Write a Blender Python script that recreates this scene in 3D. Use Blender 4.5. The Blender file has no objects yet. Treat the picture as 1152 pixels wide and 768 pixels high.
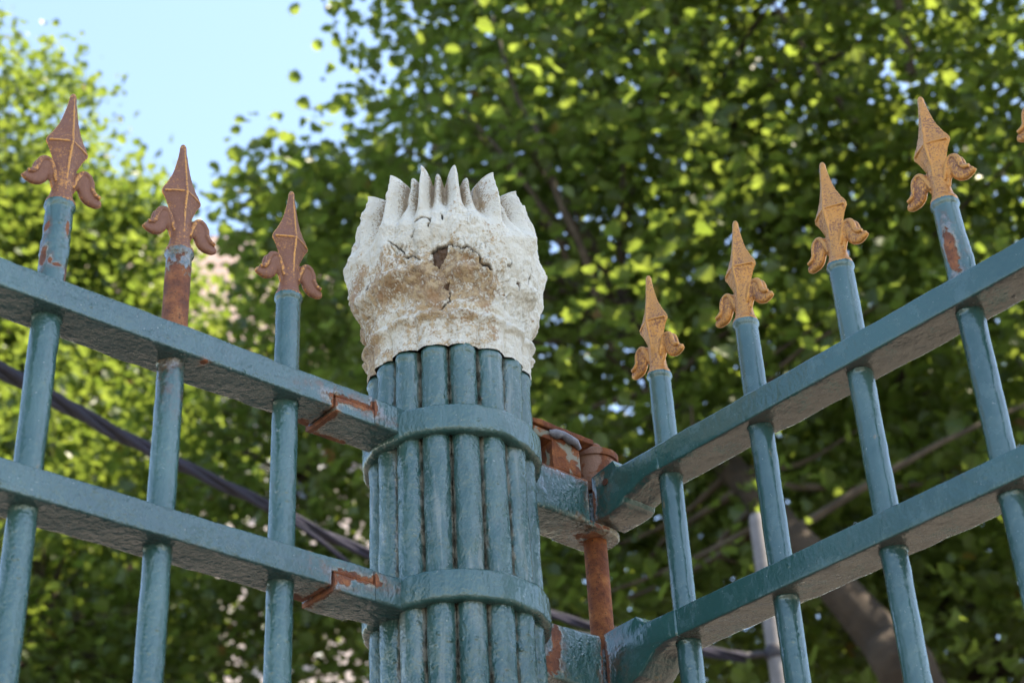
import bpy, math, random
import numpy as np
from mathutils import Matrix, Vector

S = bpy.context.scene
COL = S.collection
rng = np.random.default_rng(11)
PI = math.pi
CAMZ = 1.6            # eye height above the pavement
Z = lambda a: a + CAMZ

# ------------------------------------------------------------------ helpers
def _hash(ix, iy, iz, seed):
    n = (ix*374761393 + iy*668265263 + iz*2147483647 + seed*1274126177) & 0xffffffff
    n = ((n ^ (n >> 13)) * 1274126177) & 0xffffffff
    n = (n ^ (n >> 16)) & 0xffff
    return n/32767.5 - 1.0

def vnoise(P, freq, seed=0):
    P = np.asarray(P, float)*freq
    i = np.floor(P).astype(np.int64); f = P - i; f = f*f*(3-2*f)
    r = 0
    for dx in (0, 1):
        for dy in (0, 1):
            for dz in (0, 1):
                w = (f[..., 0] if dx else 1-f[..., 0])*(f[..., 1] if dy else 1-f[..., 1])*(f[..., 2] if dz else 1-f[..., 2])
                r = r + w*_hash(i[..., 0]+dx, i[..., 1]+dy, i[..., 2]+dz, seed)
    return r

def fbm(P, freq, octs=4, seed=0, gain=.5):
    r = 0; a = 1.0
    for k in range(octs):
        r = r + a*vnoise(P, freq*2**k, seed+k); a *= gain
    return r

def sstep(a, b, x):
    t = np.clip((x-a)/(b-a), 0, 1); return t*t*(3-2*t)

class MB:
    """collects vertices and faces of ONE mesh"""
    def __init__(self): self.v = []; self.f = []; self.n = 0
    def add(self, v, f):
        v = [tuple(map(float, p)) for p in v]
        self.f += [tuple(int(i)+self.n for i in q) for q in f]; self.v += v; self.n += len(v)
    def grid(self, P, closed_u=True, cap0=True, cap1=True):
        """P: rows x cols x 3; columns closed round"""
        P = np.asarray(P); r, c = P.shape[:2]; f = []
        for i in range(r-1):
            for j in range(c if closed_u else c-1):
                k = (j+1) % c
                f.append((i*c+j, i*c+k, (i+1)*c+k, (i+1)*c+j))
        if cap0: f.append(tuple(range(c-1, -1, -1)))
        if cap1: f.append(tuple((r-1)*c+j for j in range(c)))
        self.add(P.reshape(-1, 3), f)
    def lathe(self, prof, cx=0, cy=0, n=32):
        a = np.arange(n)*2*PI/n
        P = [[(cx+r*math.cos(t), cy+r*math.sin(t), z) for t in a] for r, z in prof]
        self.grid(P)
    def build(self, name, mat, parent=None, off=(0, 0, 0), smooth=True, angle=40):
        me = bpy.data.meshes.new(name)
        me.from_pydata([(x-off[0], y-off[1], z-off[2]) for x, y, z in self.v], [], self.f)
        return link(name, me, mat, parent, smooth, angle)

def link(name, me, mat, parent=None, smooth=True, angle=40):
    me.validate(); me.update()
    if smooth:
        me.polygons.foreach_set('use_smooth', [True]*len(me.polygons))
        if angle: me.set_sharp_from_angle(angle=math.radians(angle))
    o = bpy.data.objects.new(name, me)
    for m in (mat if isinstance(mat, (list, tuple)) else [mat]): me.materials.append(m)
    COL.objects.link(o)
    if parent: o.parent = parent
    return o

def thing(name, label, cat, loc=(0, 0, 0), group=None):
    o = bpy.data.objects.new(name, None); COL.objects.link(o); o.location = loc
    o.empty_display_size = .1
    o['label'] = label; o['category'] = cat
    if group: o['group'] = group
    return o

def rrect(w, h, r, n=4):
    """rounded rectangle loop, centred, (a,b) pairs, extra points along the sides"""
    pts = []
    for cx, cy, a0 in ((w/2-r, h/2-r, 0), (-w/2+r, h/2-r, 90), (-w/2+r, -h/2+r, 180), (w/2-r, -h/2+r, 270)):
        for k in range(n+1):
            a = math.radians(a0+90*k/n); pts.append((cx+r*math.cos(a), cy+r*math.sin(a)))
    out = []
    for i, p in enumerate(pts):
        q = pts[(i+1) % len(pts)]; out.append(p)
        d = math.dist(p, q)
        if d > .006:
            m = int(d/.005)
            for k in range(1, m): out.append((p[0]+(q[0]-p[0])*k/m, p[1]+(q[1]-p[1])*k/m))
    return out

def beam(mb, axis, a0, a1, c, zc, w, h, r=.0022, amp=.0005, step=.006, seed=0, zfun=None):
    """rounded flat iron along axis ('x' or 'y') between a0 and a1; c = centre on the other axis"""
    n = max(2, int(abs(a1-a0)/step)); loop = np.array(rrect(w, h, r))
    s = np.linspace(a0, a1, n+1)
    P = np.zeros((n+1, len(loop), 3))
    ai, ci = (0, 1) if axis == 'x' else (1, 0)
    P[..., ai] = s[:, None]
    P[..., ci] = c + loop[None, :, 0]; P[..., 2] = zc + loop[None, :, 1]
    if zfun is not None: P[..., 2] += zfun(s)[:, None]
    nn = np.zeros_like(P); nn[..., ci] = np.sign(loop[:, 0])*np.clip((np.abs(loop[:, 0])-w/2+r)/r, 0, 1); nn[..., 2] = np.sign(loop[:, 1])*np.clip((np.abs(loop[:, 1])-h/2+r)/r, 0, 1)
    d = amp*(fbm(P, 45, 3, seed) + 1.2*vnoise(P, 9, seed+9))
    P += nn*d[..., None]
    if (axis == 'x') != (a1 < a0): P = P[:, ::-1]
    mb.grid(P)

def box(mb, x0, x1, y0, y1, z0, z1, r=.0015, amp=0, seed=0):
    beam(mb, 'x', x0, x1, (y0+y1)/2, (z0+z1)/2, y1-y0, z1-z0, r, amp, max(.004, (x1-x0)/40), seed)

def prism(mb, pts, axis, a0, a1, n=1):
    """extrude a polygon (list of (u,z)) along an axis: u is the other horizontal axis"""
    P = []
    for k in range(n+1):
        a = a0+(a1-a0)*k/n
        P.append([(a, u, z) if axis == 'x' else (u, a, z) for u, z in pts])
    mb.grid(P)

def tube(mb, pts, radii, n=8, squash=1.0, cap=True):
    pts = [Vector(p) for p in pts]; rows = []
    up = Vector((0, 0, 1)); prev = None
    for i, p in enumerate(pts):
        t = (pts[min(i+1, len(pts)-1)] - pts[max(i-1, 0)]).normalized()
        if prev is None:
            a = t.cross(up)
            if a.length < 1e-3: a = t.cross(Vector((1, 0, 0)))
        else: a = prev - t*prev.dot(t)
        a.normalize(); b = t.cross(a); prev = a
        r = radii[i] if hasattr(radii, '__len__') else radii
        rows.append([p + a*(math.cos(k*2*PI/n)*r) + b*(math.sin(k*2*PI/n)*r*squash) for k in range(n)])
    mb.grid(np.array([[tuple(q) for q in r] for r in rows]), True, cap, cap)

def spline(pts, m):
    """Catmull-Rom through pts, m samples per span"""
    P = [np.array(p, float) for p in pts]; P = [2*P[0]-P[1]] + P + [2*P[-1]-P[-2]]; out = []
    for i in range(1, len(P)-2):
        for k in range(m):
            t = k/m; a, b, c, d = P[i-1], P[i], P[i+1], P[i+2]
            out.append(.5*((2*b)+(-a+c)*t+(2*a-5*b+4*c-d)*t*t+(-a+3*b-3*c+d)*t**3))
    out.append(P[-2]); return np.array(out)

# ------------------------------------------------------------------ materials
class NT:
    def __init__(self, name):
        self.m = bpy.data.materials.new(name); self.m.use_nodes = True
        self.t = self.m.node_tree; self.t.nodes.clear()
        self.out = self.t.nodes.new('ShaderNodeOutputMaterial')
    def n(self, typ, **kw):
        o = self.t.nodes.new(typ)
        for k, v in kw.items():
            if k.startswith('i_'):
                k = k[2:]; o.inputs[int(k) if k.isdigit() else k.replace('_', ' ')].default_value = v
            else: setattr(o, k, v)
        return o
    def l(self, a, b): self.t.links.new(a, b)
    def math(self, op, a, b=None, c=None, clamp=False):
        o = self.n('ShaderNodeMath', operation=op, use_clamp=clamp)
        for i, x in enumerate((a, b, c)):
            if x is None: continue
            if isinstance(x, (int, float)): o.inputs[i].default_value = x
            else: self.l(x, o.inputs[i])
        return o.outputs[0]
    def noise(self, scale, detail=4, rough=.55, vec=None, dist=0):
        o = self.n('ShaderNodeTexNoise'); o.inputs['Scale'].default_value = scale
        o.inputs['Detail'].default_value = detail; o.inputs['Roughness'].default_value = rough; o.inputs['Distortion'].default_value = dist
        if vec is not None: self.l(vec, o.inputs['Vector'])
        return o.outputs['Fac']
    def ramp(self, fac, stops, interp='LINEAR'):
        o = self.n('ShaderNodeValToRGB'); cr = o.color_ramp; cr.interpolation = interp
        while len(cr.elements) < len(stops): cr.elements.new(.5)
        for e, (p, c) in zip(cr.elements, stops):
            e.position = p; e.color = (*c, 1) if hasattr(c, '__len__') else (c, c, c, 1)
        self.l(fac, o.inputs[0]); return o.outputs[0]
    def mix(self, fac, a, b, blend='MIX'):
        o = self.n('ShaderNodeMix', data_type='RGBA', blend_type=blend)
        for i, x in ((0, fac), (6, a), (7, b)):
            if isinstance(x, (int, float)): o.inputs[i].default_value = x
            elif isinstance(x, tuple): o.inputs[i].default_value = (*x, 1)
            else: self.l(x, o.inputs[i])
        return o.outputs[2]
    def mixf(self, fac, a, b):
        o = self.n('ShaderNodeMix', data_type='FLOAT')
        for i, x in ((0, fac), (2, a), (3, b)):
            if isinstance(x, (int, float)): o.inputs[i].default_value = x
            else: self.l(x, o.inputs[i])
        return o.outputs[0]
    def sm(self, x, a, b):
        o = self.n('ShaderNodeMapRange', interpolation_type='SMOOTHSTEP')
        o.inputs['From Min'].default_value = a; o.inputs['From Max'].default_value = b
        self.l(x, o.inputs['Value']); return o.outputs['Result']
    def pos(self): 
        return self.n('ShaderNodeNewGeometry')
    def bump(self, h, strength, dist, prev=None):
        o = self.n('ShaderNodeBump'); o.inputs['Strength'].default_value = strength; o.inputs['Distance'].default_value = dist
        self.l(h, o.inputs['Height'])
        if prev is not None: self.l(prev, o.inputs['Normal'])
        return o.outputs[0]
    def bsdf(self, col, rough, normal=None, metal=0, spec=.5, coat=0):
        o = self.n('ShaderNodeBsdfPrincipled')
        for k, x in (('Base Color', col), ('Roughness', rough), ('Metallic', metal), ('Specular IOR Level', spec), ('Coat Weight', coat)):
            if isinstance(x, (int, float)): o.inputs[k].default_value = x
            elif isinstance(x, tuple): o.inputs[k].default_value = (*x, 1)
            else: self.l(x, o.inputs[k])
        if normal is not None: self.l(normal, o.inputs['Normal'])
        self.l(o.outputs[0], self.out.inputs['Surface']); return o

def rust_colour(t, P):
    a = t.noise(55, 6, .65, P); b = t.noise(420, 3, .6, P)
    c = t.ramp(a, [(.25, (.065, .022, .012)), (.45, (.16, .046, .018)), (.6, (.27, .088, .028)), (.78, (.40, .18, .065))])
    return t.mix(t.sm(b, .56, .70), c, (.05, .022, .014)), a, b

def paint(name, spots=(), cracks=(), base=(.036, .128, .158), chalk=(.085, .205, .235), lump=1.0, grime=.6, under_bounce=0.0, specks=.5, cavity=False):
    """thick old brushed teal enamel; spots = [(centre, radii, halo)] where it has flaked to rust"""
    t = NT(name); g = t.pos(); P = g.outputs['Position']
    big = t.noise(6, 4, .6, P); mid = t.noise(38, 4, .6, P); fine = t.noise(170, 3, .55, P)
    col = t.mix(t.sm(big, .35, .68), base, chalk)
    col = t.mix(t.math('MULTIPLY', t.sm(mid, .52, .75), .35), col, (.085, .165, .18))
    # grime specks and pale flecks
    sp = t.noise(310, 2, .5, P)
    col = t.mix(t.math('MULTIPLY', t.sm(sp, .70, .76), specks), col, (.33, .36, .33))
    gr = t.noise(24, 5, .7, P, .6)
    col = t.mix(t.math('MULTIPLY', t.sm(gr, .57, .76), grime*.55), col, (.10, .088, .062))
    # ochre rust tears seeping from pin holes
    mp = t.n('ShaderNodeMapping'); mp.inputs['Scale'].default_value = (1, 1, .35); t.l(P, mp.inputs['Vector'])
    st = t.noise(48, 3, .55, mp.outputs[0], .4)
    col = t.mix(t.math('MULTIPLY', t.sm(st, .70, .78), .55), col, (.30, .19, .085))
    if under_bounce:
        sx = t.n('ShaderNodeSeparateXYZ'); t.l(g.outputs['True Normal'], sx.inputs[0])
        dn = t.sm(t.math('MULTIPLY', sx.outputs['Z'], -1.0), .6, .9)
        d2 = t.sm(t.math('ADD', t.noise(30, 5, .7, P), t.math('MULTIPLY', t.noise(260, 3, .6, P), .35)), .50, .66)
        col = t.mix(t.math('MULTIPLY', t.math('MULTIPLY', dn, d2), under_bounce), col, (.098, .082, .071))  # patchy brown-grey on downward faces: light bounced off the ground, painted in
    if cavity:
        gv = t.n('ShaderNodeAttribute', attribute_name='groove').outputs['Fac']
        k = t.math('ADD', gv, t.math('MULTIPLY', t.math('SUBTRACT', t.noise(34, 5, .7, P, .8), .5), 1.3))
        col = t.mix(t.math('MULTIPLY', t.sm(k, .62, .95), .8), col, t.mix(t.sm(t.noise(80, 3, .6, P), .42, .58), (.075, .055, .036), (.26, .235, .185)))
        mv = t.n('ShaderNodeMapping'); mv.inputs['Scale'].default_value = (1, 1, .10); t.l(P, mv.inputs['Vector'])
        sv = t.noise(60, 4, .6, mv.outputs[0], .5)
        col = t.mix(t.math('MULTIPLY', t.sm(sv, .54, .68), .55), col, (.21, .235, .215))
        col = t.mix(t.math('MULTIPLY', t.sm(t.noise(150, 4, .7, P), .55, .68), .30), col, (.20, .24, .23))
    rough = t.mixf(t.sm(mid, .4, .7), .15, .32)
    # geometry of the brush coats: lumps, orange peel, blisters
    vo = t.n('ShaderNodeTexVoronoi'); vo.inputs['Scale'].default_value = 85; t.l(P, vo.inputs['Vector'])
    bl = t.math('MULTIPLY', t.sm(vo.outputs['Distance'], .28, .05), t.sm(t.noise(14, 2, .5, P), .5, .62))
    mz = t.n('ShaderNodeMapping'); mz.inputs['Scale'].default_value = (1, 1, .55); t.l(P, mz.inputs['Vector'])
    h = t.math('ADD', t.math('MULTIPLY', t.noise(95, 3, .5, mz.outputs[0], .3), 1.5*lump), t.math('MULTIPLY', t.noise(260, 3, .55, P), .55*lump))
    h = t.math('ADD', h, t.math('MULTIPLY', bl, .55*lump))
    m = None
    if spots:
        wob = t.noise(110, 6, .72, P)
        w2 = t.noise(18, 3, .6, P)
        wob = t.math('ADD', t.math('MULTIPLY', t.math('SUBTRACT', wob, .5), 2.4), t.math('MULTIPLY', t.math('SUBTRACT', w2, .5), 1.3))
        for c, r in spots:
            v = t.n('ShaderNodeVectorMath', operation='SUBTRACT'); t.l(P, v.inputs[0]); v.inputs[1].default_value = c
            d = t.n('ShaderNodeVectorMath', operation='DIVIDE'); t.l(v.outputs[0], d.inputs[0]); d.inputs[1].default_value = r
            q = t.n('ShaderNodeVectorMath', operation='LENGTH'); t.l(d.outputs[0], q.inputs[0])
            m = q.outputs['Value'] if m is None else t.math('MINIMUM', m, q.outputs['Value'])
        m = t.math('ADD', m, wob)
        halo = t.sm(m, 1.6, 1.1); rs = t.sm(m, 1.02, .96); edge = t.math('SUBTRACT', t.sm(m, 1.10, 1.04), rs)
        rc, ra, rb = rust_colour(t, P)
        prim = t.mix(t.sm(mid, .4, .65), (.19, .19, .20), (.27, .235, .165))
        col = t.mix(t.math('MULTIPLY', t.sm(m, 2.9, 1.2), t.sm(t.noise(60, 5, .7, P), .40, .66)), col, (.115, .062, .034))
        col = t.mix(t.math('MULTIPLY', halo, t.sm(t.noise(45, 4, .6, P), .38, .56)), col, prim)
        col = t.mix(t.math('MULTIPLY', edge, .8), col, (.42, .29, .18))
        col = t.mix(rs, col, rc)
        rough = t.mixf(rs, rough, .9)
        h = t.mixf(rs, h, t.math('MULTIPLY', t.math('ADD', ra, t.math('MULTIPLY', rb, .5)), 1.6))
        h = t.math('ADD', h, t.math('MULTIPLY', rs, -1.3))
        h = t.math('ADD', h, t.math('MULTIPLY', edge, .5))
    nb = t.bump(h, .8, .0019)
    t.bsdf(col, rough, nb, 0, .8)
    return t.m

def rust(name, dark=0.0, paintleft=0.0, pcol=(.22, .27, .24)):
    t = NT(name); P = t.pos().outputs['Position']
    c, a, b = rust_colour(t, P)
    c = t.mix(dark, c, (.06, .026, .016))
    if paintleft:
        c = t.mix(t.math('MULTIPLY', t.sm(t.noise(40, 5, .6, P, .5), .50, .56), paintleft), c, pcol)
    h = t.math('ADD', a, t.math('MULTIPLY', b, .6))
    t.bsdf(c, .85, t.bump(h, .8, .0016), 0, .3); return t.m

def gilt(name, wear, lb=.16):
    """cast iron spear with the last of its bronze paint, brown where it is worn"""
    t = NT(name); g = t.pos(); P = g.outputs['Position']
    a = t.noise(420, 4, .72, P); b = t.noise(48, 4, .6, P); f = t.noise(800, 2, .6, P)
    gold = t.mix(b, (.46, .180, .044), (.62, .295, .08))
    brown = t.mix(f, (.13, .052, .03), (.27, .105, .055))
    pt = t.sm(g.outputs['Pointiness'], .50, .535)
    sx = t.n('ShaderNodeSeparateXYZ'); t.l(t.n('ShaderNodeTexCoord').outputs['Object'], sx.inputs[0])
    lobe = t.math('MULTIPLY', t.sm(t.math('ABSOLUTE', sx.outputs['X']), .012, .022), t.sm(sx.outputs['Z'], .060, .052))
    w = t.math('ADD', t.math('ADD', t.math('MULTIPLY', a, 1.0), t.math('MULTIPLY', b, .55)), t.math('MULTIPLY', pt, -.34))
    w = t.math('ADD', w, t.math('MULTIPLY', lobe, lb))
    wm = t.sm(w, .78-wear, 1.02-wear)
    col = t.mix(wm, gold, brown)
    col = t.mix(t.math('MULTIPLY', t.sm(f, .66, .72), .6), col, (.05, .02, .014))
    h = t.math('ADD', t.math('MULTIPLY', a, 1.0), t.math('MULTIPLY', b, .6))
    t.bsdf(col, t.mixf(wm, .34, .60), t.bump(h, .6, .0010), t.mixf(wm, .55, .08), .5); return t.m

def capital_mat():
    t = NT('capital_paint'); g = t.pos(); P = g.outputs['Position']
    at = lambda n: t.n('ShaderNodeAttribute', attribute_name=n).outputs['Fac']
    st, fl, ck, gv = at('stain'), at('flake'), at('crack'), at('groove')
    n1 = t.noise(26, 6, .65, P); n2 = t.noise(130, 5, .65, P); n3 = t.noise(420, 3, .6, P)
    white = t.mix(n1, (.59, .53, .43), (.71, .665, .575))
    tan = t.mix(t.sm(n2, .40, .62), (.22, .12, .05), (.48, .33, .175))
    tan = t.mix(t.sm(n1, .52, .7), tan, (.33, .17, .065))
    k = t.math('ADD', st, t.math('ADD', t.math('MULTIPLY', t.math('SUBTRACT', n2, .5), 1.5), t.math('ADD', t.math('MULTIPLY', t.math('SUBTRACT', n1, .5), 1.1), t.math('MULTIPLY', t.math('SUBTRACT', n3, .5), 1.0))))
    col = t.mix(t.math('MULTIPLY', t.sm(k, .30, .66), .92), white, tan)
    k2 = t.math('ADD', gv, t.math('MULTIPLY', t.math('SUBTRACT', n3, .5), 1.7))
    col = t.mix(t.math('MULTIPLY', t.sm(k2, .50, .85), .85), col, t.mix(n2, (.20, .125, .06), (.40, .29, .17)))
    col = t.mix(t.math('MULTIPLY', t.sm(n3, .64, .70), t.math('ADD', t.math('MULTIPLY', st, .7), .10)), col, (.07, .045, .025))
    col = t.mix(fl, col, t.mix(n2, (.035, .02, .012), (.17, .085, .04)))
    col = t.mix(ck, col, (.02, .014, .01))
    h = t.math('ADD', t.math('MULTIPLY', n2, 1.0), t.math('MULTIPLY', n3, .45))
    h = t.math('ADD', h, t.math('MULTIPLY', t.noise(60, 4, .6, P), 1.2))
    t.bsdf(col, .55, t.bump(h, 1.0, .0028), 0, .4); return t.m

def leaf_mat(name, c0, c1, t0, t1, tw=.42):
    t = NT(name)
    v = t.n('ShaderNodeAttribute', attribute_name='leaf_tone').outputs['Fac']
    col = t.mix(v, c0, c1)
    col = t.mix(t.sm(v, .988, .994), col, (.16, .045, .02))
    p = t.n('ShaderNodeBsdfPrincipled'); t.l(col, p.inputs['Base Color']); p.inputs['Roughness'].default_value = .42
    p.inputs['Specular IOR Level'].default_value = .45
    tr = t.n('ShaderNodeBsdfTranslucent'); t.l(t.mix(v, t0, t1), tr.inputs['Color'])
    mx = t.n('ShaderNodeMixShader'); mx.inputs[0].default_value = tw
    t.l(p.outputs[0], mx.inputs[1]); t.l(tr.outputs[0], mx.inputs[2]); t.l(mx.outputs[0], t.out.inputs['Surface'])
    return t.m

def plain(name, c0, c1, scale, rough=.7, bump=.3, dist=.01):
    t = NT(name); P = t.pos().outputs['Position']
    a = t.noise(scale, 6, .65, P)
    t.bsdf(t.mix(t.sm(a, .3, .7), c0, c1), rough, t.bump(a, bump, dist), 0, .3); return t.m

# rust places on the painted iron (world positions)
def rz(z): return z + CAMZ
SC = [((-.155, -.028, rz(.9015)), (.032, .012, .0065)), ((-.178, -.026, rz(.893)), (.0035, .008, .010)), ((-.127, -.028, rz(.905)), (.005, .012, .010)),
      ((-.175, .0, rz(.884)), (.006, .05, .004)), ((-.185, .022, rz(.885)), (.016, .010, .006)), ((-.331, -.024, rz(.887)), (.004, .006, .003)),
      ((-.150, .024, rz(.885)), (.02, .006, .004)),
      ((-.152, -.028, rz(.7045)), (.026, .012, .0055)), ((-.176, -.026, rz(.695)), (.0035, .008, .011)), ((-.165, -.028, rz(.697)), (.009, .009, .007)), ((-.126, -.028, rz(.707)), (.004, .01, .007)),
      ((-.178, .0, rz(.686)), (.006, .04, .004)), ((-.190, .020, rz(.686)), (.016, .010, .006))]
HG = [((.183, -.026, rz(.888)), (.0055, .02, .030)), ((.195, -.021, rz(.885)), (.012, .005, .026)), ((.14, -.03, rz(.915)), (.05, .012, .006)),
      ((.112, -.03, rz(.700)), (.007, .012, .022)), ((.105, -.03, rz(.672)), (.010, .012, .012)), ((.183, -.026, rz(.69)), (.006, .02, .036)), ((.195, -.020, rz(.69)), (.012, .006, .032)),
      ((.2, .0, rz(.860)), (.03, .03, .004))]
BARS_L = [((-.360, -.009, rz(.958)), (.026, .026, .052)), ((-.484, -.0125, rz(.989)), (.0022, .006, .008)), ((-.491, -.0125, rz(.944)), (.005, .005, .0022)), ((-.4965, -.0105, rz(.948)), (.0020, .004, .004)), ((-.5015, -.004, rz(.955)), (.002, .007, .012)), ((-.5015, -.004, rz(.990)), (.002, .006, .006)), ((-.479, -.010, rz(.937)), (.0015, .004, .010))]
BARS_R = [((.2050, -.5385, rz(.956)), (.012, .0052, .030))]

M = {}
M['post'] = paint('post_paint', lump=1.25, grime=.6, base=(0.020, 0.070, 0.064), chalk=(0.048, 0.109, 0.095), cavity=True)
M['band'] = paint('band_paint', lump=1.0, base=(0.023, 0.078, 0.074), chalk=(0.052, 0.117, 0.104))
M['fence'] = paint('fence_rail_paint', SC, lump=1.3, base=(0.023, 0.072, 0.075), chalk=(0.043, 0.107, 0.105), under_bounce=.15)
M['fbar'] = paint('fence_bar_paint', BARS_L, lump=.8, base=(0.021, 0.074, 0.071), chalk=(0.049, 0.115, 0.104))
M['gate'] = paint('gate_rail_paint', HG, lump=.5, base=(0.017, 0.070, 0.064), chalk=(0.024, 0.089, 0.080), under_bounce=.85, grime=.35)
M['gbar'] = paint('gate_bar_paint', BARS_R, lump=.4, base=(0.020, 0.070, 0.068), chalk=(0.046, 0.109, 0.103), grime=.45)
M['hinge'] = paint('hinge_paint', HG, lump=1.3, base=(0.024, 0.077, 0.072), chalk=(0.061, 0.109, 0.087), grime=1.0, under_bounce=.22)
M['rust'] = rust('bare_rust'); M['rod'] = rust('red_oxide_rod', .1)
M['rustp'] = rust('rust_with_paint', .05, .85, (.23, .235, .185)); M['cap'] = rust('brown_cap', .25, .95, (.225, .125, .088))
M['weld'] = plain('weld_metal', (.12, .12, .14), (.25, .23, .25), 90, .5, .6, .002)
M['gilt_l'] = gilt('worn_bronze_paint', .29, .10); M['gilt_r'] = gilt('bronze_paint', .07, .06)
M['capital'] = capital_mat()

# ------------------------------------------------------------------ corner post
CA = math.radians(-129.73)      # bearing from the post towards where people pass
post = thing('gate_post', 'teal reeded iron corner post with a flaking white leaf capital between fence and gate', 'post')
def shaft():
    mb = MB(); per = 24; n = 16*per
    ph = np.arange(n)*2*PI/n
    u = ((np.degrees(ph) % 22.5)/11.25) - 1.0
    zs = np.concatenate([np.linspace(.12, 2.0, 24), np.linspace(2.02, 2.5885, 200), 2.589 + .005*np.sin(np.linspace(.1, 1, 10)*PI/2)])
    rows = []
    for z in zs:
        rc, rr = .0757, .0160
        lip = .0020*np.exp(-((z-2.5835)/.0035)**2)
        r = rc + (rr+lip)*np.sqrt(np.maximum(1-(.985*u)**2, 0.0))
        if z > 2.589:
            k = (z-2.589)/.005; r = rc - .012 + (r-rc+.012)*math.sqrt(max(1-k*k, .02))
        P = np.stack([np.cos(ph+CA)*r, np.sin(ph+CA)*r, np.full(n, z)], -1)
        d = .0009*fbm(P, 42, 3, 3) + .0009*vnoise(P*np.array([1, 1, .25]), 55, 8) + .0010*vnoise(P, 12, 5) + .0010*np.maximum(0, vnoise(P, 95, 77)-.35)
        P[:, 0] += np.cos(ph+CA)*d; P[:, 1] += np.sin(ph+CA)*d
        if 2.56 < z: P[:, 2] += .0022*vnoise(P*np.array([1, 1, 0]), 60, 21)
        rows.append(P)
    mb.grid(np.array(rows)); mb.u = np.tile(np.abs(u), len(zs)); return mb
_s = shaft(); o = _s.build('shaft', M['post'], post, angle=70); _a = o.data.attributes.new('groove', 'FLOAT', 'POINT'); _a.data.foreach_set('value', sstep(.6, 1.0, _s.u).astype(np.float32)); o['label'] = 'shaft of sixteen round teal reeds'
mb = MB(); mb.lathe([(.13, 0), (.13, .06), (.125, .065), (.125, .10), (.11, .112), (.10, .135)], n=48)
mb.build('plinth', M['post'], post)
def ring(zc, h, seed):
    mb = MB(); n = 200; loop = np.array(rrect(.0165, h, .0045))
    a = -np.arange(n)*2*PI/n
    P = np.zeros((n, len(loop), 3))
    R = .0905 + loop[None, :, 0]
    wob = 1 + .010*np.cos(16*(a[:, None]-CA)+PI)*.5
    R = R*wob
    P[..., 0] = np.cos(a)[:, None]*R; P[..., 1] = np.sin(a)[:, None]*R; P[..., 2] = zc + loop[None, :, 1] + .0012*vnoise(np.stack([np.cos(a), np.sin(a), a*0], -1), 5, seed)[:, None]
    nn = np.zeros_like(P); sg = np.sign(loop[:, 0])
    nn[..., 0] = np.cos(a)[:, None]*sg; nn[..., 1] = np.sin(a)[:, None]*sg; nn[..., 2] = .5*np.sign(loop[:, 1])
    P += nn*(.0007*fbm(P, 55, 3, seed))[..., None]
    f = []; c = len(loop)
    for i in range(n):
        for j in range(c):
            f.append((i*c+j, i*c+(j+1) % c, ((i+1) % n)*c+(j+1) % c, ((i+1) % n)*c+j))
    mb.add(P.reshape(-1, 3), f); return mb
for zc, sd in ((.8945, 3), (.7025, 17), (-1.35, 23)):
    ring(Z(zc), .0335, sd).build('band', M['band'], post)

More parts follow.
